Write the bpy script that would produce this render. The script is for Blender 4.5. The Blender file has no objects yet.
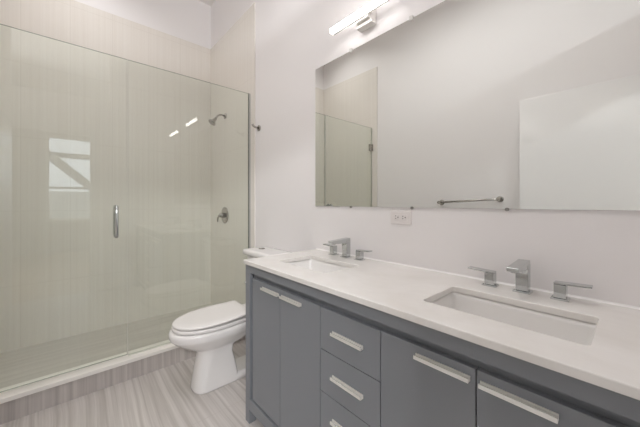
import bpy, bmesh, math
from mathutils import Vector, Matrix

# ------------------------------------------------------------------ camera, world, light, exposure
S = bpy.context.scene
COL = S.collection
F_PX, CX, CY = 283.0, 320.0, 202.5
CAM_H = 1.232
YAW = math.atan2(253, 283)                      # angle from -X towards +Y of the view direction
cam_data = bpy.data.cameras.new('camera')
cam = bpy.data.objects.new('camera', cam_data)
COL.objects.link(cam)
cam_data.sensor_fit = 'HORIZONTAL'
cam_data.sensor_width = 36.0
cam_data.lens = 36.0 * F_PX / 640.0
cam_data.shift_y = -(213.5 - CY) / 640.0
cam_data.clip_start = 0.01
cam.location = (0, 0, CAM_H)
cam.rotation_euler = (math.pi / 2, 0, math.pi / 2 - YAW)
S.camera = cam

world = bpy.data.worlds.new('daylight')
S.world = world
world.use_nodes = True
bg = world.node_tree.nodes['Background']
bg.inputs['Color'].default_value = (0.86, 0.93, 1.0, 1)
bg.inputs['Strength'].default_value = 1.8

S.view_settings.view_transform = 'Standard'
S.view_settings.look = 'None'
S.view_settings.gamma = 1.0
S.view_settings.use_curve_mapping = False
S.view_settings.exposure = 1.10
S.cycles.max_bounces = 16
S.cycles.diffuse_bounces = 10
S.cycles.glossy_bounces = 8
S.cycles.transparent_max_bounces = 24
LAMP = 5.0                                     # radiance of the two vanity light diffusers


def area_light(name, loc, target, sx, sy, power, color=(1, 1, 1), portal=False, spread=180):
    d = bpy.data.lights.new(name, 'AREA')
    d.shape = 'RECTANGLE'
    d.size, d.size_y = sx, sy
    d.energy = power
    d.color = color
    d.spread = math.radians(spread)
    d.cycles.is_portal = portal
    o = bpy.data.objects.new(name, d)
    COL.objects.link(o)
    o.location = loc
    o.rotation_euler = (Vector(target) - Vector(loc)).to_track_quat('-Z', 'Y').to_euler()
    return o


# daylight falling through the tall window of the next room (portal)
area_light('window_daylight', (4.63, 0.25, 1.80), (0, 0.25, 1.80), 1.2, 2.0, 1.0, portal=True)
# added fill lamp in the next room, brightens the bathroom through the doorway
area_light('hall_fill', (2.2, -1.05, 2.62), (-1.6, 0.45, 0.5), 1.2, 0.18, 46.0, (0.97, 0.985, 1.0))
# soft recessed light over the shower, plus an added unseen fill over the room
area_light('shower_ceiling_light', (-2.78, 0.10, 3.56), (-2.78, 0.25, 0), 0.4, 0.7, 3.0, (1.0, 0.985, 0.98), spread=140)
area_light('room_ceiling_fill', (-1.15, 0.25, 3.56), (-1.15, 0.25, 0), 1.6, 0.7, 5.0, (1.0, 0.985, 0.98), spread=135)
area_light('wall_diagonal_fill', (3.0, 1.6, 3.38), (-0.6, -0.5, 2.60), 0.13, 0.13, 14.0, (0.90, 0.96, 1.0))  # added small lamp, throws the diagonal light edge onto the opposite wall

# ------------------------------------------------------------------ main dimensions
W = 1.28            # vanity wall plane
WF = -0.555         # opposite wall plane
XL = -3.37          # shower back wall plane (tile face)
XR = 0.13           # doorway wall plane
XG = -2.40          # shower glass
CEIL = 3.57
CT = 0.912          # countertop


# ------------------------------------------------------------------ materials
def mat(name, color, rough=0.5, metal=0.0, spec=0.5, coat=0.0):
    m = bpy.data.materials.new(name)
    m.use_nodes = True
    b = m.node_tree.nodes['Principled BSDF']
    b.inputs['Base Color'].default_value = (*color, 1)
    b.inputs['Roughness'].default_value = rough
    b.inputs['Metallic'].default_value = metal
    b.inputs['Specular IOR Level'].default_value = spec
    b.inputs['Coat Weight'].default_value = coat
    return m


def nd(m, kind, **kw):
    n = m.node_tree.nodes.new(kind)
    for k, v in kw.items():
        setattr(n, k, v)
    return n


def ln(m, a, b):
    m.node_tree.links.new(a, b)


def paint(name, color, rough):
    """Painted plaster with a very fine roller texture."""
    m = mat(name, color, rough)
    tc = nd(m, 'ShaderNodeTexCoord')
    n = nd(m, 'ShaderNodeTexNoise')
    n.inputs['Scale'].default_value = 220
    n.inputs['Detail'].default_value = 2
    bp = nd(m, 'ShaderNodeBump')
    bp.inputs['Strength'].default_value = 0.03
    bp.inputs['Distance'].default_value = 0.002
    ln(m, tc.outputs['Object'], n.inputs['Vector'])
    ln(m, n.outputs['Fac'], bp.inputs['Height'])
    ln(m, bp.outputs['Normal'], m.node_tree.nodes['Principled BSDF'].inputs['Normal'])
    return m


def streaked(name, c_dark, c_light, scale, rough, warp=0.0, tile=None, grout=(0.5, 0.48, 0.45), grout_w=0.003, tile_off=(0, 0), contrast=(0.34, 0.66)):
    """Vein-cut stone look: noise stretched along one axis; tile=(axis_a, size_a, axis_b, size_b) adds thin joints."""
    m = mat(name, c_light, rough)
    b = m.node_tree.nodes['Principled BSDF']
    geo = nd(m, 'ShaderNodeNewGeometry')
    mp = nd(m, 'ShaderNodeMapping')
    mp.inputs['Scale'].default_value = scale
    vec = geo.outputs['Position']
    if warp:
        wn = nd(m, 'ShaderNodeTexNoise')
        wn.inputs['Scale'].default_value = 1.6
        wn.inputs['Detail'].default_value = 1
        ln(m, vec, wn.inputs['Vector'])
        sc = nd(m, 'ShaderNodeVectorMath', operation='SCALE')
        sc.inputs['Scale'].default_value = warp
        ln(m, wn.outputs['Color'], sc.inputs[0])
        ad = nd(m, 'ShaderNodeVectorMath', operation='ADD')
        ln(m, vec, ad.inputs[0])
        ln(m, sc.outputs[0], ad.inputs[1])
        vec = ad.outputs[0]
    ln(m, vec, mp.inputs['Vector'])
    n1 = nd(m, 'ShaderNodeTexNoise')
    n1.inputs['Scale'].default_value = 1.0
    n1.inputs['Detail'].default_value = 5
    n1.inputs['Roughness'].default_value = 0.65
    ln(m, mp.outputs['Vector'], n1.inputs['Vector'])
    rp = nd(m, 'ShaderNodeValToRGB')
    rp.color_ramp.elements[0].position = contrast[0]
    rp.color_ramp.elements[0].color = (*c_dark, 1)
    rp.color_ramp.elements[1].position = contrast[1]
    rp.color_ramp.elements[1].color = (*c_light, 1)
    ln(m, n1.outputs['Fac'], rp.inputs['Fac'])
    out = rp.outputs['Color']
    if tile:
        sep = nd(m, 'ShaderNodeSeparateXYZ')
        ln(m, geo.outputs['Position'], sep.inputs[0])
        masks = []
        for (ax, size), off in zip(((tile[0], tile[1]), (tile[2], tile[3])), tile_off):
            a = nd(m, 'ShaderNodeMath', operation='ADD')
            a.inputs[1].default_value = 50 * size - off
            ln(m, sep.outputs[ax], a.inputs[0])
            mo = nd(m, 'ShaderNodeMath', operation='MODULO')
            mo.inputs[1].default_value = size
            ln(m, a.outputs[0], mo.inputs[0])
            lt = nd(m, 'ShaderNodeMath', operation='LESS_THAN')
            lt.inputs[1].default_value = grout_w
            ln(m, mo.outputs[0], lt.inputs[0])
            masks.append(lt)
        mx = nd(m, 'ShaderNodeMath', operation='MAXIMUM')
        ln(m, masks[0].outputs[0], mx.inputs[0])
        ln(m, masks[1].outputs[0], mx.inputs[1])
        mix = nd(m, 'ShaderNodeMix', data_type='RGBA')
        ln(m, mx.outputs[0], mix.inputs['Factor'])
        ln(m, out, mix.inputs['A'])
        mix.inputs['B'].default_value = (*grout, 1)
        out = mix.outputs['Result']
    ln(m, out, b.inputs['Base Color'])
    return m


def glass_mat(name, tint, f0=0.04, rough=0.0):
    """Thin architectural glass face: Schlick-weighted mix of tinted transparency and mirror reflection."""
    m = bpy.data.materials.new(name)
    m.use_nodes = True
    nt = m.node_tree
    nt.nodes.remove(nt.nodes['Principled BSDF'])
    out = nt.nodes['Material Output']
    geo = nd(m, 'ShaderNodeNewGeometry')
    dt = nd(m, 'ShaderNodeVectorMath', operation='DOT_PRODUCT')
    ln(m, geo.outputs['Normal'], dt.inputs[0])
    ln(m, geo.outputs['Incoming'], dt.inputs[1])
    ab = nd(m, 'ShaderNodeMath', operation='ABSOLUTE')
    ln(m, dt.outputs['Value'], ab.inputs[0])
    su = nd(m, 'ShaderNodeMath', operation='SUBTRACT', use_clamp=True)
    su.inputs[0].default_value = 1.0
    ln(m, ab.outputs[0], su.inputs[1])
    pw = nd(m, 'ShaderNodeMath', operation='POWER')
    pw.inputs[1].default_value = 5.0
    ln(m, su.outputs[0], pw.inputs[0])
    ma = nd(m, 'ShaderNodeMath', operation='MULTIPLY_ADD', use_clamp=True)
    ma.inputs[1].default_value = 1 - f0
    ma.inputs[2].default_value = f0
    ln(m, pw.outputs[0], ma.inputs[0])
    tr = nd(m, 'ShaderNodeBsdfTransparent')
    tr.inputs['Color'].default_value = (*tint, 1)
    gl = nd(m, 'ShaderNodeBsdfGlossy')
    gl.inputs['Color'].default_value = (1, 1, 1, 1)
    gl.inputs['Roughness'].default_value = rough
    mx = nd(m, 'ShaderNodeMixShader')
    ln(m, ma.outputs[0], mx.inputs['Fac'])
    ln(m, tr.outputs[0], mx.inputs[1])
    ln(m, gl.outputs[0], mx.inputs[2])
    ln(m, mx.outputs[0], out.inputs['Surface'])
    return m


def emit_mat(name, color, strength):
    m = mat(name, color, 0.4)
    b = m.node_tree.nodes['Principled BSDF']
    b.inputs['Emission Color'].default_value = (*color, 1)
    b.inputs['Emission Strength'].default_value = strength
    return m


M = {}
M['wall'] = paint('wall_paint', (0.85, 0.828, 0.830), 0.45)
M['ceiling'] = paint('ceiling_paint', (0.88, 0.86, 0.85), 0.6)
M['hall_wall'] = paint('hall_wall_paint', (0.50, 0.49, 0.47), 0.6)
M['trim'] = mat('trim_paint', (0.84, 0.83, 0.83), 0.25)
M['door'] = mat('door_paint', (0.91, 0.905, 0.91), 0.3, coat=1.0)
M['door'].node_tree.nodes['Principled BSDF'].inputs['Coat IOR'].default_value = 1.9
M['door'].node_tree.nodes['Principled BSDF'].inputs['Coat Roughness'].default_value = 0.24
M['tile'] = streaked('shower_tile', (0.77, 0.73, 0.68), (0.81, 0.775, 0.73), (48, 48, 0.4), 0.25,
                     tile=(2, 0.61, 1, 0.305), grout=(0.71, 0.67, 0.62), tile_off=(0.55, 0.02))
M['floor'] = streaked('floor_tile', (0.44, 0.405, 0.38), (0.655, 0.62, 0.595), (0.6, 36, 1), 0.35, warp=0.06,
                      tile=(1, 0.61, 0, 1.22), grout=(0.50, 0.46, 0.43), tile_off=(0.015, -0.42))
M['shower_floor'] = streaked('shower_floor_tile', (0.50, 0.47, 0.43), (0.62, 0.59, 0.545), (16, 0.8, 1), 0.4,
                             tile=(1, 0.61, 0, 0.305), grout=(0.62, 0.58, 0.53), tile_off=(0.07, 0.05))
M['curb'] = streaked('curb_tile', (0.40, 0.365, 0.35), (0.58, 0.54, 0.515), (1, 36, 0.5), 0.4, warp=0.02)
M['base_tile'] = streaked('baseboard_tile', (0.33, 0.285, 0.25), (0.52, 0.465, 0.42), (36, 1, 0.5), 0.4, warp=0.02)
M['cap'] = mat('curb_cap_stone', (0.84, 0.81, 0.77), 0.3)
M['cabinet'] = mat('cabinet_paint', (0.218, 0.230, 0.250), 0.38)
M['inside'] = mat('cabinet_inside', (0.12, 0.125, 0.135), 0.7)
M['counter'] = streaked('quartz', (0.74, 0.715, 0.685), (0.82, 0.80, 0.78), (3, 5, 3), 0.16, warp=0.5)
M['porcelain'] = mat('porcelain', (0.83, 0.81, 0.80), 0.12, coat=0.3)
M['seat'] = mat('seat_plastic', (0.83, 0.805, 0.79), 0.25)
M['basin'] = mat('basin_porcelain', (0.80, 0.785, 0.77), 0.12)
M['chrome'] = mat('chrome', (0.58, 0.60, 0.60), 0.07, 1.0)
M['steel'] = mat('brushed_steel', (0.43, 0.41, 0.385), 0.25, 1.0)
M['nickel'] = mat('satin_nickel', (0.86, 0.85, 0.82), 0.34, 0.6)
M['caulk'] = mat('white_sealant', (0.86, 0.85, 0.84), 0.4)
M['dark'] = mat('dark_slot', (0.06, 0.055, 0.05), 0.5)
M['drain'] = mat('drain_metal', (0.55, 0.56, 0.56), 0.2, 1.0)
M['mirror'] = mat('mirror_silver', (0.885, 0.90, 0.875), 0.0, 1.0)
M['mirror_edge'] = mat('mirror_edge', (0.36, 0.40, 0.37), 0.2)
M['glass'] = glass_mat('shower_glass', (0.964, 0.984, 0.966))
M['glass_edge'] = glass_mat('shower_glass_edge', (0.30, 0.36, 0.31))
M['window_glass'] = glass_mat('window_glass', (0.97, 0.98, 0.98))
M['plastic'] = mat('white_plastic', (0.80, 0.765, 0.755), 0.3)
M['clip'] = mat('clear_plastic', (0.72, 0.71, 0.69), 0.15)
M['clip_metal'] = mat('clip_metal', (0.34, 0.33, 0.31), 0.3, 0.8)
M['lamp_glow'] = emit_mat('lamp_diffuser', (1.0, 0.975, 0.96), LAMP)
M['lamp_white'] = mat('lamp_bracket', (0.80, 0.775, 0.75), 0.25)
M['seal'] = mat('clear_seal', (0.74, 0.73, 0.67), 0.3)
M['wood_floor'] = streaked('hall_floor_boards', (0.30, 0.22, 0.15), (0.44, 0.34, 0.25), (0.6, 20, 1), 0.4)
M['iron'] = mat('painted_iron', (0.20, 0.20, 0.18), 0.6)
M['brick'] = mat('pale_facade', (0.42, 0.42, 0.41), 0.8)


# ------------------------------------------------------------------ mesh helpers
def box(bm, x0, x1, y0, y1, z0, z1, mi=0):
    vs = [bm.verts.new(p) for p in ((x0, y0, z0), (x1, y0, z0), (x1, y1, z0), (x0, y1, z0),
                                    (x0, y0, z1), (x1, y0, z1), (x1, y1, z1), (x0, y1, z1))]
    fs = [(0, 3, 2, 1), (4, 5, 6, 7), (0, 1, 5, 4), (1, 2, 6, 5), (2, 3, 7, 6), (3, 0, 4, 7)]
    for f in fs:
        bm.faces.new([vs[i] for i in f]).material_index = mi
    return vs


def BX(*a):
    bm = bmesh.new()
    box(bm, *a)
    return bm


def frame_axes(d):
    d = d.normalized()
    up = Vector((0, 0, 1)) if abs(d.z) < 0.9 else Vector((1, 0, 0))
    a = d.cross(up).normalized()
    return a, d.cross(a).normalized()


def tube(bm, pts, radii, seg=20, caps=True):
    """Round tube along a polyline; radii is one number or one per point."""
    pts = [Vector(p) for p in pts]
    if not hasattr(radii, '__len__'):
        radii = [radii] * len(pts)
    rings = []
    a = None
    for i, p in enumerate(pts):
        t = (pts[min(i + 1, len(pts) - 1)] - pts[max(i - 1, 0)]).normalized()
        if a is None:
            a, b = frame_axes(t)
        else:
            a = (a - t * a.dot(t)).normalized()
            b = t.cross(a).normalized()
        rings.append([bm.verts.new(p + radii[i] * (math.cos(2 * math.pi * k / seg) * a + math.sin(2 * math.pi * k / seg) * b)) for k in range(seg)])
    for r0, r1 in zip(rings, rings[1:]):
        for k in range(seg):
            f = bm.faces.new((r0[k], r0[(k + 1) % seg], r1[(k + 1) % seg], r1[k]))
            f.smooth = True
    if caps:
        bm.faces.new(list(reversed(rings[0])))
        bm.faces.new(rings[-1])
    return bm


def loft(bm, loops, cap0=True, cap1=True, smooth=True):
    rings = [[bm.verts.new(p) for p in lp] for lp in loops]
    n = len(rings[0])
    for r0, r1 in zip(rings, rings[1:]):
        for k in range(n):
            f = bm.faces.new((r0[k], r0[(k + 1) % n], r1[(k + 1) % n], r1[k]))
            f.smooth = smooth
    if cap0:
        bm.faces.new(list(reversed(rings[0])))
    if cap1:
        bm.faces.new(rings[-1])
    return bm


def round_rect(x0, x1, y0, y1, z, r, n=5):
    out = []
    for cx, cy, a0 in ((x1 - r, y1 - r, 0), (x0 + r, y1 - r, 90), (x0 + r, y0 + r, 180), (x1 - r, y0 + r, 270)):
        for k in range(n + 1):
            a = math.radians(a0 + 90 * k / n)
            out.append((cx + r * math.cos(a), cy + r * math.sin(a), z))
    return out


def world_loc(o):
    v = Vector(o.location)
    while o.parent:
        o = o.parent
        v += Vector(o.location)
    return v


def obj(name, bm, material, parent=None, loc=None, bevel=0.0, seg=2, smooth_angle=None):
    """Link a bmesh (world coordinates) as one mesh object; its origin goes to loc (or its parent's)."""
    bmesh.ops.recalc_face_normals(bm, faces=bm.faces[:])
    org = world_loc(parent) if parent else Vector(loc or (0, 0, 0))
    bmesh.ops.translate(bm, verts=bm.verts[:], vec=-org)
    me = bpy.data.meshes.new(name)
    bm.to_mesh(me)
    bm.free()
    for mm in (material if isinstance(material, (list, tuple)) else [material]):
        me.materials.append(mm)
    o = bpy.data.objects.new(name, me)
    COL.objects.link(o)
    if parent:
        o.parent = parent
    else:
        o.location = org
    if bevel:
        md = o.modifiers.new('bevel', 'BEVEL')
        md.width = bevel
        md.segments = seg
        md.limit_method = 'ANGLE'
        md.angle_limit = math.radians(35)
    return o


def tag(o, label=None, cat=None, group=None, kind=None):
    for k, v in (('label', label), ('category', cat), ('group', group), ('kind', kind)):
        if v:
            o[k] = v
    return o


def thing(name, label, cat, loc, group=None):
    o = bpy.data.objects.new(name, None)
    o.empty_display_size = 0.05
    COL.objects.link(o)
    o.location = loc
    return tag(o, label, cat, group)


def struct(name, bm, m, label, cat, parent=None, bevel=0.0):
    o = obj(name, bm, m, parent, bevel=bevel)
    if not parent:
        tag(o, label, cat, kind='structure')
    return o


def copy_thing(root, loc, label):
    r = root.copy()
    COL.objects.link(r)
    r.location = loc
    r['label'] = label
    for ch in list(root.children):
        c = ch.copy()
        COL.objects.link(c)
        c.parent = r
        for g in list(ch.children):
            d = g.copy()
            COL.objects.link(d)
            d.parent = c
    return r


# ------------------------------------------------------------------ structure
T = 0.12
XN, YN0, YN1 = 4.60, -1.60, 2.40      # next room
struct('floor', BX(XL - 0.01, XR + T, WF, W, -0.05, 0), M['floor'], 'pale grey streaked stone tile floor of the bathroom', 'floor')
struct('ceiling', BX(XL - T, XN + T, YN0 - T, YN1 + T, CEIL, CEIL + 0.1), M['ceiling'], 'high white painted ceiling', 'ceiling')
struct('wall_back', BX(XL - T, XR + T, W, W + T, -0.05, CEIL), M['wall'], 'white wall behind the mirror and vanity', 'wall')
struct('wall_left', BX(XL - T, XL - 0.01, WF, W, -0.05, CEIL), M['wall'], 'white wall at the back of the shower above the tile', 'wall')
struct('wall_front', BX(XL - T, XR + T, WF - T, WF, -0.05, CEIL), M['wall'], 'white wall opposite the mirror that holds the towel bar', 'wall')

DY0, DY1, DZ = -0.525, 0.255, 2.16    # doorway
OY0, OY1, OZ0, OZ1 = -0.50, 0.45, 2.635, 3.35   # high opening added over the doorway to shape the diagonal light
bm = bmesh.new()
box(bm, XR, XR + T, WF, DY0, 0, DZ)
box(bm, XR, XR + T, DY1, W, 0, DZ)
box(bm, XR, XR + T, WF, W, DZ, OZ0)
box(bm, XR, XR + T, WF, OY0, OZ0, OZ1)
box(bm, XR, XR + T, OY1, W, OZ0, OZ1)
box(bm, XR, XR + T, WF, W, OZ1, CEIL)
struct('wall_right', bm, M['wall'], 'white end wall with the doorway and a high opening added for light', 'wall')

# tile cladding of the shower alcove
TILE_TOP = 3.05
struct('trim_1', BX(XL - 0.01, XL, WF + 0.01, W - 0.01, 0.0, TILE_TOP), M['tile'], 'beige streaked tile on the back of the shower', 'wall tile')
struct('trim_2', BX(XL - 0.01, -2.315, W - 0.01, W, 0.0, TILE_TOP), M['tile'], 'beige streaked tile behind the shower head', 'wall tile')
struct('trim_3', BX(XL - 0.01, -2.315, WF, WF + 0.01, 0.0, TILE_TOP), M['tile'], 'beige streaked tile at the hinge end of the shower', 'wall tile')
struct('shower_floor', BX(XL, -2.465, WF + 0.01, W - 0.01, 0.0, 0.035), M['shower_floor'], 'greige tiled shower floor behind the glass', 'floor')
cb = struct('shower_curb', BX(-2.465, -2.35, WF + 0.01, W - 0.01, 0.0, 0.12), M['curb'], 'streaked taupe tile curb below the shower glass', 'curb')
struct('curb_cap', BX(-2.475, -2.337, WF + 0.01, W - 0.01, 0.12, 0.146), M['cap'], None, None, parent=cb, bevel=0.003)
struct('baseboard_back', BX(-2.35, -1.48, W - 0.01, W, 0.0, 0.10), M['base_tile'], 'low streaked tile baseboard behind the toilet', 'baseboard')

# door casing and jamb
bm = bmesh.new()
box(bm, XR - 0.012, XR + T + 0.012, DY1 - 0.02, DY1, 0, DZ - 0.02)
box(bm, XR - 0.012, XR + T + 0.012, DY0, DY0 + 0.02, 0, DZ - 0.02)
box(bm, XR - 0.012, XR + T + 0.012, DY0, DY1, DZ - 0.02, DZ)
box(bm, XR - 0.014, XR, DY1, DY1 + 0.06, 0, DZ + 0.06)
box(bm, XR - 0.014, XR, WF, DY1, DZ, DZ + 0.06)
struct('trim_4', bm, M['trim'], 'white casing around the doorway', 'door casing', bevel=0.002)
d = struct('door_1', BX(-0.70, XR - 0.02, WF + 0.030, WF + 0.070, 0.012, 2.145), M['door'],
           'white slab door folded open against the wall, seen at the right of the mirror', 'door', bevel=0.002)

# the next room, seen only as a reflection in the shower glass
struct('floor_hall', BX(XR + T, XN, YN0, YN1, -0.05, 0), M['wood_floor'], 'wooden floor of the room beyond the doorway', 'floor')
struct('wall_hall_left', BX(XR, XN, YN0 - T, YN0, -0.05, CEIL), M['hall_wall'], 'grey side wall of the next room', 'wall')
struct('wall_hall_right', BX(XR, XN, YN1, YN1 + T, -0.05, CEIL), M['hall_wall'], 'other grey side wall of the next room', 'wall')
bm = bmesh.new()
box(bm, XR, XR + T, YN0, WF - T, -0.05, CEIL)
box(bm, XR, XR + T, W + T, YN1, -0.05, CEIL)
struct('wall_hall_near', bm, M['hall_wall'], 'grey wall of the next room either side of the bathroom', 'wall')
WY0, WY1, WZ0, WZ1 = -0.37, 0.87, 0.78, 2.85
bm = bmesh.new()
box(bm, XN, XN + T, YN0, WY0, -0.05, CEIL)
box(bm, XN, XN + T, WY1, YN1, -0.05, CEIL)
box(bm, XN, XN + T, WY0, WY1, -0.05, WZ0)
box(bm, XN, XN + T, WY0, WY1, WZ1, CEIL)
struct('wall_hall_far', bm, M['hall_wall'], 'grey wall of the next room around its window', 'wall')
bm = bmesh.new()
for y in (WY0, WY1 - 0.05):
    box(bm, XN + 0.02, XN + 0.09, y, y + 0.05, WZ0, WZ1)
for z in (WZ0, 1.57, WZ1 - 0.05):
    box(bm, XN + 0.02, XN + 0.09, WY0, WY1, z, z + 0.05)
w1 = struct('window_1', bm, M['trim'], 'tall sash window reflected in the shower door', 'window', bevel=0.003)
struct('pane', BX(XN + 0.05, XN + 0.056, WY0 + 0.05, WY1 - 0.05, WZ0 + 0.05, WZ1 - 0.05), M['window_glass'], None, None, parent=w1)

# ------------------------------------------------------------------ vanity cabinet
VX0, VX1, VY = -1.478, 0.085, 0.755
SX0, SX1, CB = -1.431, 0.040, 0.890   # inner edges of the stiles, underside of the counter
van = thing('vanity_cabinet', 'long slate grey double vanity cabinet under the white countertop', 'cabinet', (-0.69, 1.0, 0))
bm = bmesh.new()
box(bm, VX0, SX0, VY, VY + 0.02, 0.079, CB)
box(bm, SX1, VX1, VY, VY + 0.02, 0.079, CB)
box(bm, SX0, SX1, VY, VY + 0.02, 0.842, CB)
box(bm, SX0, SX1, VY, VY + 0.02, 0.079, 0.139)
box(bm, SX0, SX1, 0.783, 0.80, 0.785, CB)
obj('face_frame', bm, M['cabinet'], van, bevel=0.001)
for x in (VX0, VX1 - 0.043):
    for y0, y1 in ((VY, VY + 0.045), (1.225, 1.27)):
        obj('leg', BX(x, x + 0.043, y0, y1, 0, 0.079), M['cabinet'], van, bevel=0.001)
for x in (VX0, VX1 - 0.018):
    obj('side_panel', BX(x, x + 0.018, VY + 0.02, 1.27, 0.079, CB), M['cabinet'], van)
obj('back_panel', BX(VX0 + 0.018, VX1 - 0.018, 1.255, 1.27, 0.079, CB), M['inside'], van)
obj('bottom_panel', BX(VX0 + 0.018, VX1 - 0.018, VY + 0.04, 1.255, 0.125, 0.139), M['inside'], van)
for x in (-0.855, -0.561):
    obj('divider', BX(x - 0.009, x + 0.009, VY + 0.04, 1.255, 0.139, 0.84), M['inside'], van)

FY = 0.761        # face of doors and drawers
ZT, ZB = 0.815, 0.150
GX = [-1.410, -1.139, -0.850, -0.556, -0.267, 0.025]


def pull(x0, x1, z, parent):
    """U-shaped satin metal finger pull: back leg on the face, floor, taller front lip."""
    y = FY
    prof = [(y, 0.0065), (y, -0.007), (y - 0.016, -0.007), (y - 0.016, 0.004), (y - 0.0105, 0.004), (y - 0.0105, -0.005), (y - 0.0045, -0.005), (y - 0.0045, 0.0065)]
    bm = bmesh.new()
    loft(bm, [[(x, yy, z + zz) for yy, zz in prof] for x in (x0, x1)], smooth=False)
    return obj('handle', bm, M['nickel'], parent, bevel=0.0008)


for (a, b, hx0, hx1) in ((0, 1, -1.300, -1.146), (1, 2, -1.124, -0.970), (3, 4, -0.430, -0.280), (4, 5, -0.257, -0.107)):
    dr = obj('door', BX(GX[a] + 0.0015, GX[b] - 0.0015, FY, FY + 0.019, ZB, ZT), M['cabinet'], van, bevel=0.0012)
    pull(hx0, hx1, 0.787, dr)
DZS = [ZT, 0.646, 0.478, 0.310, ZB]
for z1, z0 in zip(DZS, DZS[1:]):
    dr = obj('drawer', BX(GX[2] + 0.0015, GX[3] - 0.0015, FY, FY + 0.019, z0 + 0.0015, z1 - 0.0015), M['cabinet'], van, bevel=0.0012)
    zc = z1 - 0.083 if z0 > 0.2 else (z0 + z1) / 2
    pull(-0.778, -0.627, zc, dr)

# ------------------------------------------------------------------ countertop with two cut-outs
SINKS = [(-1.318, -0.938), (-0.468, -0.070)]
SY0, SY1 = 0.868, 1.105
xs = [-1.467, SINKS[0][0], SINKS[0][1], SINKS[1][0], SINKS[1][1], 0.125]
ys = [0.735, SY0, SY1, W]
bm = bmesh.new()
grid = [[bm.verts.new((x, y, CT)) for y in ys] for x in xs]
faces = []
for i in range(5):
    for j in range(3):
        if j == 1 and i in (1, 3):
            continue
        faces.append(bm.faces.new((grid[i][j], grid[i + 1][j], grid[i + 1][j + 1], grid[i][j + 1])))
ret = bmesh.ops.extrude_face_region(bm, geom=faces)
bmesh.ops.translate(bm, verts=[g for g in ret['geom'] if isinstance(g, bmesh.types.BMVert)], vec=(0, 0, -0.022))
# round the vertical corners of the two cut-outs
inner = [e for e in bm.edges if abs(e.verts[0].co.z - e.verts[1].co.z) > 0.01
         and SY0 - 1e-4 < e.verts[0].co.y < SY1 + 1e-4
         and any(abs(e.verts[0].co.x - q) < 1e-4 for s in SINKS for q in s)]
bmesh.ops.bevel(bm, geom=inner, offset=0.014, segments=5, affect='EDGES', profile=0.5)
ctop = tag(obj('countertop', bm, M['counter'], loc=(-0.67, 1.0, CT - 0.022), bevel=0.003, seg=3),
    'long white quartz countertop on the grey vanity', 'countertop')


bm = bmesh.new()
loft(bm, [[(x, W, CT), (x, W - 0.006, CT), (x, W, CT + 0.006)] for x in (-1.467, 0.125)], smooth=False)
struct('trim_5', bm, M['caulk'], 'thin white sealant line along the back of the countertop', 'sealant')


def make_sink(x0, x1, label):
    s = thing('undermount_sink', label, 'sink', ((x0 + x1) / 2, (SY0 + SY1) / 2, 0.74), 'rectangular sinks of the vanity')
    e = 0.006
    z = CT - 0.0275
    lp = [round_rect(x0 - 0.03, x1 + 0.03, SY0 - 0.03, SY1 + 0.03, z, 0.03),
          round_rect(x0 - e, x1 + e, SY0 - e, SY1 + e, z, 0.026),
          round_rect(x0 - e + .002, x1 + e - .002, SY0 - e + .002, SY1 + e - .002, z - 0.01, 0.026),
          round_rect(x0 + 0.006, x1 - 0.006, SY0 + 0.006, SY1 - 0.006, z - 0.075, 0.030),
          round_rect(x0 + 0.016, x1 - 0.016, SY0 + 0.016, SY1 - 0.016, z - 0.100, 0.034),
          round_rect(x0 + 0.040, x1 - 0.040, SY0 + 0.040, SY1 - 0.040, z - 0.111, 0.036),
          round_rect(x0 + 0.15, x1 - 0.15, SY0 + 0.09, SY1 - 0.09, z - 0.116, 0.02)]
    bm = bmesh.new()
    loft(bm, lp, cap0=False, cap1=True)
    o = obj('basin', bm, M['basin'], s)
    for f in o.data.polygons:
        f.use_smooth = True
    md = o.modifiers.new('shell', 'SOLIDIFY')
    md.thickness = 0.008
    md.offset = 0.0
    cx, cy = (x0 + x1) / 2, (SY0 + SY1) / 2
    bm = bmesh.new()
    tube(bm, [(cx, cy, z - 0.113), (cx, cy, z - 0.107), (cx, cy, z - 0.106)], [0.024, 0.024, 0.019], 24)
    obj('drain', bm, M['drain'], s)
    return s


make_sink(*SINKS[0], 'rectangular white undermount sink at the toilet end of the counter')
make_sink(*SINKS[1], 'rectangular white undermount sink at the doorway end of the counter')


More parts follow.
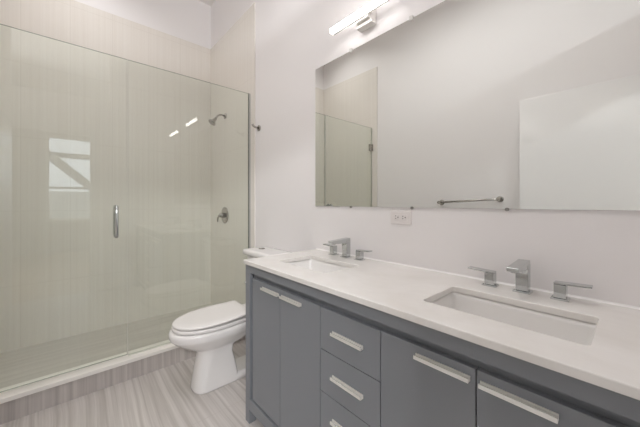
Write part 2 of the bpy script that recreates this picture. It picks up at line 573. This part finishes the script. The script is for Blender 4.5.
def make_faucet(x, label):
    y = 1.218
    f = thing('faucet', label, 'faucet', (x, y, CT), 'square chrome faucets of the vanity')
    bm = bmesh.new()
    box(bm, x - 0.026, x + 0.026, y - 0.024, y + 0.024, CT, CT + 0.006)
    box(bm, x - 0.019, x + 0.019, y - 0.014, y + 0.019, CT + 0.006, CT + 0.100)
    o = obj('body', bm, M['chrome'], f, bevel=0.0015)
    # flat spout wedge reaching over the basin
    prof = [(y + 0.020, 0.113), (y + 0.020, 0.090), (y - 0.010, 0.082), (y - 0.124, 0.090), (y - 0.127, 0.104)]
    bm = bmesh.new()
    loft(bm, [[(xx, yy, CT + zz) for yy, zz in prof] for xx in (x - 0.018, x + 0.018)], smooth=False)
    sp = obj('spout', bm, M['chrome'], f, bevel=0.0015)
    bm = bmesh.new()
    tube(bm, [(x, y - 0.100, CT + 0.091), (x, y - 0.100, CT + 0.085)], 0.011, 16)
    obj('aerator', bm, M['steel'], sp)
    for s in (-1, 1):
        hx = x + s * 0.104
        bm = bmesh.new()
        box(bm, hx - 0.024, hx + 0.024, y - 0.022, y + 0.022, CT, CT + 0.006)
        box(bm, hx - 0.016, hx + 0.016, y - 0.016, y + 0.016, CT + 0.006, CT + 0.050)
        h = obj('handle', bm, M['chrome'], f, bevel=0.0012)
        bm = bmesh.new()
        x0, x1 = sorted((hx - s * 0.016, hx + s * 0.077))
        vs = box(bm, x0, x1, y - 0.016, y + 0.016, CT + 0.050, CT + 0.056)
        for v in vs:
            if abs(v.co.x - (hx + s * 0.077)) < 1e-5:
                v.co.z += 0.004
        obj('lever', bm, M['chrome'], h, bevel=0.0012)
    return f


make_faucet(-1.135, 'square chrome faucet behind the sink nearer the toilet')
make_faucet(-0.272, 'square chrome faucet behind the sink nearer the doorway')

# ------------------------------------------------------------------ mirror
MX0, MX1, MZ0, MZ1 = -1.471, 0.10, 1.208, 2.145
mir = thing('wall_mirror', 'wide frameless mirror on the wall over the vanity', 'mirror', ((MX0 + MX1) / 2, W, MZ0))
bm = BX(MX0, MX1, W - 0.007, W - 0.001, MZ0, MZ1)
mo = obj('mirror_glass', bm, [M['mirror'], M['mirror_edge']], mir)
for p in mo.data.polygons:
    p.material_index = 0 if p.normal.y < -0.5 else 1
for x in (-1.146, -0.745, -0.335):
    obj('clip', BX(x - 0.010, x + 0.010, W - 0.012, W - 0.0005, MZ1 - 0.010, MZ1 + 0.014), M['clip'], mir, bevel=0.003)
for x in (-1.146, -0.741, -0.335):
    bm = bmesh.new()
    tube(bm, [(x, W - 0.001, MZ0 - 0.003), (x, W - 0.011, MZ0 - 0.003)], 0.007, 14)
    obj('clip', bm, M['clip_metal'], mir)

# ------------------------------------------------------------------ vanity lights


def make_light(x, label):
    z = 2.262
    t = thing('vanity_light', label, 'wall light', (x, W, z), 'bar lights over the mirror')
    yb = W - 0.092
    obj('wall_plate', BX(x - 0.055, x + 0.055, W - 0.045, W, z - 0.042, z + 0.040), M['lamp_white'], t, bevel=0.003)
    obj('bracket', BX(x - 0.045, x + 0.045, W - 0.066, W - 0.045, z - 0.020, z + 0.020), M['lamp_white'], t, bevel=0.002)
    bm = BX(x - 0.215, x + 0.215, W - 0.078, W - 0.066, z - 0.010, z + 0.010)
    obj('back_channel', bm, M['lamp_white'], t, bevel=0.001)
    obj('diffuser', BX(x - 0.212, x + 0.212, W - 0.104, W - 0.078, z - 0.012, z + 0.013), M['lamp_glow'], t, bevel=0.004, seg=3)
    for s in (-1, 1):
        xa, xb = sorted((x + s * 0.212, x + s * 0.218))
        obj('end_cap', BX(xa, xb, W - 0.105, W - 0.066, z - 0.015, z + 0.015), M['lamp_white'], t, bevel=0.001)
    return t


l1 = make_light(-1.015, 'glowing white bar light above the mirror, nearer the shower')
copy_thing(l1, (-0.21, W, 2.262), 'glowing white bar light above the mirror, nearer the doorway')

# ------------------------------------------------------------------ outlet
ox, oz = -0.806, 1.156
ou = thing('wall_outlet', 'white wall outlet plate with two sockets just below the mirror', 'outlet', (ox, W, oz))
obj('cover_plate', BX(ox - 0.060, ox + 0.060, W - 0.006, W, oz - 0.037, oz + 0.037), M['plastic'], ou, bevel=0.003)
for s in (-1, 1):
    cx = ox + s * 0.021
    r = obj('socket', BX(cx - 0.018, cx + 0.018, W - 0.0085, W - 0.006, oz - 0.015, oz + 0.015), M['plastic'], ou, bevel=0.002)
    bm = bmesh.new()
    box(bm, cx - 0.009, cx - 0.003, W - 0.0089, W - 0.0084, oz + 0.0045, oz + 0.008)
    box(bm, cx - 0.009, cx - 0.003, W - 0.0089, W - 0.0084, oz - 0.008, oz - 0.0045)
    box(bm, cx + 0.005, cx + 0.010, W - 0.0089, W - 0.0084, oz - 0.003, oz + 0.003)
    obj('slot', bm, M['dark'], r)

# ------------------------------------------------------------------ towel bar (seen in the mirror)
tb = thing('towel_bar', 'slim steel towel bar on the wall opposite, reflected low in the mirror', 'towel bar', (-1.13, WF, 1.24))
xa, za, xb, zb = -1.44, 1.232, -0.872, 1.264
yb = WF + 0.062
bm = bmesh.new()
tube(bm, [(xa - 0.02, yb, za), (xb + 0.02, yb, zb)], 0.011, 14)
obj('bar', bm, M['steel'], tb)
for x, z in ((xa, za), (xb, zb)):
    bm = bmesh.new()
    tube(bm, [(x, WF, z), (x, WF + 0.008, z), (x, WF + 0.010, z)], [0.030, 0.030, 0.026], 24)
    tube(bm, [(x, WF + 0.008, z), (x, yb + 0.014, z)], 0.017, 16)
    obj('post', bm, M['steel'], tb)

# ------------------------------------------------------------------ shower glass
GZ0, GZ1 = 0.150, 2.242
JY = 0.320


def pane(parent, y0, y1, z0, z1):
    o = obj('glass_pane', BX(XG - 0.005, XG + 0.005, y0, y1, z0, z1), [M['glass'], M['glass_edge']], parent)
    for p in o.data.polygons:
        p.material_index = 0 if abs(p.normal.x) > 0.5 else 1
    return o


sd = thing('glass_shower_door', 'clear frameless hinged glass shower door with a vertical chrome pull', 'shower door', (XG, -0.1, GZ0))
pane(sd, WF + 0.022, JY - 0.003, GZ0 + 0.008, GZ1)
hy = 0.252
bm = bmesh.new()
for sx in (-1, 1):
    o = XG + sx * 0.045
    tube(bm, [(XG + sx * 0.005, hy, 0.998), (XG + sx * 0.025, hy, 0.998), (XG + sx * 0.040, hy, 1.003), (o, hy, 1.016), (o, hy, 1.100), (o, hy, 1.186), (XG + sx * 0.040, hy, 1.199), (XG + sx * 0.025, hy, 1.204), (XG + sx * 0.005, hy, 1.204)], 0.011, 16)
obj('pull_handle', bm, M['chrome'], sd)
for z in (0.42, 1.975):
    bm = bmesh.new()
    box(bm, XG - 0.014, XG + 0.014, WF + 0.010, WF + 0.062, z - 0.045, z + 0.045)
    box(bm, XG - 0.025, XG + 0.025, WF + 0.010, WF + 0.018, z - 0.045, z + 0.045)
    obj('hinge', bm, M['steel'], sd, bevel=0.002)
obj('strike_seal', BX(XG - 0.004, XG + 0.004, JY - 0.003, JY + 0.002, GZ0 + 0.008, GZ1), M['seal'], sd)
obj('door_seal', BX(XG - 0.004, XG + 0.004, WF + 0.012, WF + 0.022, GZ0 + 0.008, GZ1), M['seal'], sd)

sp = thing('glass_shower_panel', 'fixed clear glass shower panel between the glass door and the vanity wall', 'shower panel', (XG, 0.8, GZ0))
pane(sp, JY + 0.003, W - 0.014, GZ0, GZ1)
bm = bmesh.new()
box(bm, XG - 0.010, XG - 0.0055, W - 0.024, W - 0.010, 0.146, GZ1)
box(bm, XG + 0.0055, XG + 0.010, W - 0.024, W - 0.010, 0.146, GZ1)
box(bm, XG - 0.0055, XG + 0.0055, W - 0.0135, W - 0.010, 0.146, GZ1)
obj('wall_channel', bm, M['chrome'], sp)
bm = bmesh.new()
box(bm, XG - 0.010, XG - 0.0055, JY + 0.003, W - 0.030, 0.146, 0.154)
box(bm, XG + 0.0055, XG + 0.010, JY + 0.003, W - 0.030, 0.146, 0.154)
obj('bottom_channel', bm, M['seal'], sp)

# ------------------------------------------------------------------ shower head, valve, hook
WT = W - 0.010
hx, hz = -2.945, 2.160
sh = thing('overhead_shower', 'small steel shower head on a bent arm high on the tiled shower wall', 'shower head', (hx, WT, hz))
bm = bmesh.new()
tube(bm, [(hx, WT, hz), (hx, WT - 0.006, hz), (hx, WT - 0.014, hz)], [0.030, 0.030, 0.014], 24)
obj('flange', bm, M['steel'], sh)
bm = bmesh.new()
arm = [(hx, WT - 0.01, hz), (hx, WT - 0.042, hz + 0.005), (hx, WT - 0.068, hz - 0.002), (hx, WT - 0.085, hz - 0.014), (hx, WT - 0.100, hz - 0.034), (hx, WT - 0.108, hz - 0.050)]
tube(bm, arm, 0.0095, 14)
obj('arm', bm, M['steel'], sh)
bm = bmesh.new()
e = Vector(arm[-1])
dv = Vector((0, -0.62, -0.78)).normalized()
tube(bm, [e - dv * 0.005, e + dv * 0.012, e + dv * 0.030, e + dv * 0.050, e + dv * 0.062, e + dv * 0.066], [0.013, 0.017, 0.018, 0.036, 0.040, 0.036], 28)
obj('spray_head', bm, M['steel'], sh)

vx, vz = -2.955, 1.095
sv = thing('shower_valve', 'round chrome shower valve with a lever handle on the tiled shower wall', 'shower valve', (vx, WT, vz))
bm = bmesh.new()
tube(bm, [(vx, WT, vz), (vx, WT - 0.006, vz), (vx, WT - 0.012, vz)], [0.088, 0.088, 0.074], 36)
obj('round_plate', bm, M['steel'], sv)
bm = bmesh.new()
tube(bm, [(vx, WT - 0.008, vz), (vx, WT - 0.055, vz), (vx, WT - 0.062, vz)], [0.026, 0.024, 0.018], 24)
lv = obj('hub', bm, M['steel'], sv)
bm = bmesh.new()
tube(bm, [(vx, WT - 0.045, vz + 0.005), (vx - 0.015, WT - 0.062, vz - 0.004), (vx - 0.034, WT - 0.066, vz - 0.028), (vx - 0.046, WT - 0.062, vz - 0.068)], [0.012, 0.011, 0.009, 0.007], 14)
obj('lever', bm, M['steel'], sv)

kx, kz = -2.245, 1.895
rh = thing('robe_hook', 'small steel robe hook on the white wall beside the shower glass', 'robe hook', (kx, W, kz))
bm = bmesh.new()
tube(bm, [(kx, W, kz), (kx, W - 0.008, kz), (kx, W - 0.010, kz)], [0.026, 0.026, 0.022], 24)
obj('wall_disc', bm, M['steel'], rh)
bm = bmesh.new()
tube(bm, [(kx, W - 0.008, kz), (kx, W - 0.040, kz + 0.002), (kx, W - 0.060, kz + 0.012), (kx, W - 0.068, kz + 0.026)], [0.010, 0.009, 0.009, 0.010], 14)
obj('peg', bm, M['steel'], rh)

# ------------------------------------------------------------------ toilet
TX = -1.955
to = thing('toilet', 'white two-piece toilet between the glass shower and the grey vanity', 'toilet', (TX, 0.9, 0))


def oval(z, yf, yb, hw, ym=None, hb=None, p=2.2, n=18, back_r=0.02):
    """Toilet outline: super-ellipse nose from ym to yf, sides easing from hw to hb at the straight back yb."""
    if ym is None:
        ym = yf + 1.25 * hw
    if hb is None:
        hb = hw
    right = []
    for k in range(n + 1):
        a = math.pi / 2 * k / n
        sx = math.sin(a) ** (2 / p)
        cy = math.cos(a) ** (2 / p)
        right.append((hw * sx, ym - (ym - yf) * cy))
    for k in range(1, 8):
        t = k / 7
        s = t * t * (3 - 2 * t)
        right.append((hw + (hb - hw) * s, ym + (yb - back_r - ym) * t))
    for k in range(1, 5):
        a = math.pi / 2 * k / 4
        right.append((hb - back_r * (1 - math.cos(a)), yb - back_r + back_r * math.sin(a)))
    lp = [(TX + x, y, z) for x, y in right]
    lp += [(TX - x, y, z) for x, y in reversed(right[1:])]
    return lp


bm = bmesh.new()
# pedestal and bowl in one loft
loft(bm, [oval(0.0, 0.610, 0.895, 0.094, 0.70, 0.096, 2.6),
          oval(0.012, 0.609, 0.895, 0.094, 0.70, 0.097, 2.6),
          oval(0.06, 0.618, 0.890, 0.091, 0.70, 0.094, 2.6),
          oval(0.14, 0.630, 0.875, 0.087, 0.72, 0.088, 2.5),
          oval(0.21, 0.642, 0.858, 0.084, 0.73, 0.084, 2.4),
          oval(0.254, 0.640, 0.865, 0.084, 0.74, 0.084, 2.3),
          oval(0.266, 0.622, 0.885, 0.094, 0.75, 0.090, 2.2),
          oval(0.282, 0.582, 0.93, 0.118, 0.76, 0.105, 2.2),
          oval(0.315, 0.533, 0.98, 0.145, 0.77, 0.12, 2.2),
          oval(0.337, 0.503, 1.01, 0.162, 0.77, 0.14, 2.2),
          oval(0.354, 0.486, 1.03, 0.173, 0.77, 0.152, 2.2),
          oval(0.364, 0.480, 1.04, 0.177, 0.77, 0.158, 2.2),
          oval(0.392, 0.478, 1.05, 0.178, 0.77, 0.160, 2.2),
          oval(0.403, 0.483, 1.048, 0.175, 0.77, 0.157, 2.2),
          oval(0.408, 0.492, 1.045, 0.168, 0.77, 0.150, 2.2)])
# rear trapway, rear foot and tank deck
loft(bm, [round_rect(TX - 0.096, TX + 0.096, 0.84, 1.20, 0.0, 0.03), round_rect(TX - 0.096, TX + 0.096, 0.84, 1.20, 0.035, 0.03),
          round_rect(TX - 0.080, TX + 0.080, 0.84, 1.19, 0.050, 0.03)])
loft(bm, [round_rect(TX - 0.055, TX + 0.055, 1.03, 1.18, 0.045, 0.03), round_rect(TX - 0.050, TX + 0.050, 1.03, 1.18, 0.15, 0.03),
          round_rect(TX - 0.065, TX + 0.065, 1.01, 1.20, 0.25, 0.03), round_rect(TX - 0.14, TX + 0.14, 0.93, 1.22, 0.33, 0.05),
          round_rect(TX - 0.17, TX + 0.17, 0.93, 1.255, 0.37, 0.04), round_rect(TX - 0.17, TX + 0.17, 0.93, 1.255, 0.408, 0.04)])
for v in bm.verts:
    v.co.x += 0.014 * max(0.0, min(1.0, (0.30 - v.co.z) / 0.06))
obj('bowl', bm, M['porcelain'], to)
bm = bmesh.new()
loft(bm, [oval(0.411, 0.502, 0.985, 0.168, 0.77, 0.150, 2.2), oval(0.414, 0.497, 0.985, 0.173, 0.77, 0.154, 2.2),
          oval(0.432, 0.497, 0.985, 0.173, 0.77, 0.154, 2.2), oval(0.435, 0.502, 0.985, 0.168, 0.77, 0.150, 2.2)])
obj('seat', bm, M['seat'], to)
bm = bmesh.new()


def lid_loop(z, ins, slope=0.014):
    return [(x, y, zz + slope * (y - 0.5) / 0.5) for x, y, zz in oval(z, 0.500 + ins, 0.985 - ins, 0.175 - ins, 0.77, 0.157 - ins, 2.2)]


loft(bm, [lid_loop(0.439, 0.006), lid_loop(0.442, 0.0), lid_loop(0.449, 0.0), lid_loop(0.453, 0.005), lid_loop(0.456, 0.02), lid_loop(0.457, 0.06)])
obj('lid', bm, M['seat'], to)
for s in (-1, 1):
    bm = bmesh.new()
    tube(bm, [(TX + s * 0.10, 1.000, 0.432), (TX + s * 0.05, 1.000, 0.432)], 0.014, 14)
    obj('hinge', bm, M['seat'], to)
bm = bmesh.new()
KX = TX + 0.035
loft(bm, [round_rect(KX - 0.175, KX + 0.175, 1.095, 1.265, 0.405, 0.04), round_rect(KX - 0.19, KX + 0.19, 1.090, 1.268, 0.45, 0.04),
          round_rect(KX - 0.205, KX + 0.205, 1.085, 1.270, 0.815, 0.04)])
obj('tank', bm, M['porcelain'], to)
bm = bmesh.new()
loft(bm, [round_rect(KX - 0.224, KX + 0.224, 1.062, 1.274, 0.816, 0.04), round_rect(KX - 0.230, KX + 0.230, 1.057, 1.276, 0.821, 0.045),
          round_rect(KX - 0.230, KX + 0.230, 1.057, 1.276, 0.846, 0.045), round_rect(KX - 0.224, KX + 0.224, 1.062, 1.274, 0.854, 0.042),
          round_rect(KX - 0.185, KX + 0.185, 1.09, 1.25, 0.858, 0.03)])
tl = obj('tank_lid', bm, M['porcelain'], to)
bm = bmesh.new()
tube(bm, [(-2.02, 1.175, 0.855), (-2.02, 1.175, 0.862), (-2.02, 1.175, 0.864)], [0.026, 0.026, 0.022], 24)
obj('flush_button', bm, M['steel'], tl)

# ------------------------------------------------------------------ hook on the vanity side
ph = thing('towel_hook', 'tiny dark metal hook on the side of the grey vanity facing the toilet', 'hook', (VX0, 0.772, 0.76))
bm = bmesh.new()
tube(bm, [(VX0, 0.772, 0.765), (VX0 - 0.005, 0.772, 0.765)], 0.014, 18)
obj('base_disc', bm, M['steel'], ph)
bm = bmesh.new()
tube(bm, [(VX0 - 0.003, 0.772, 0.765), (VX0 - 0.030, 0.772, 0.762), (VX0 - 0.036, 0.772, 0.776)], 0.006, 12)
obj('peg', bm, M['steel'], ph)

# ------------------------------------------------------------------ outside the next room's window
fe = thing('fire_escape', 'dark iron fire escape stair outside the window, reflected in the shower door', 'fire escape', (5.9, 0.4, 0))
bm = bmesh.new()
box(bm, 5.7, 6.1, -1.6, 2.4, 2.50, 2.60)
obj('landing', bm, M['iron'], fe)
for x in (5.7, 6.05):
    bm = bmesh.new()
    tube(bm, [(x, -0.45, 2.60), (x, 1.9, 0.35)], 0.10, 4)
    obj('stringer', bm, M['iron'], fe)
for z in (3.05, 3.5):
    bm = bmesh.new()
    tube(bm, [(5.72, -1.6, z), (5.72, 2.4, z)], 0.02, 6)
    obj('rail', bm, M['iron'], fe)
for y in (-1.3, 2.3):
    bm = bmesh.new()
    tube(bm, [(5.9, y, 0.0), (5.9, y, 3.5)], 0.04, 8)
    obj('post', bm, M['iron'], fe)
struct('ground_outside', BX(XN + T, 16, -8, 9, -0.1, 0), M['brick'], 'pale paving outside the next room', 'ground')
bf = struct('facade_outside', BX(13, 14, -7, 8, 0, 1.75), M['brick'], 'low pale wall across the street, reflected in the shower door', 'building')
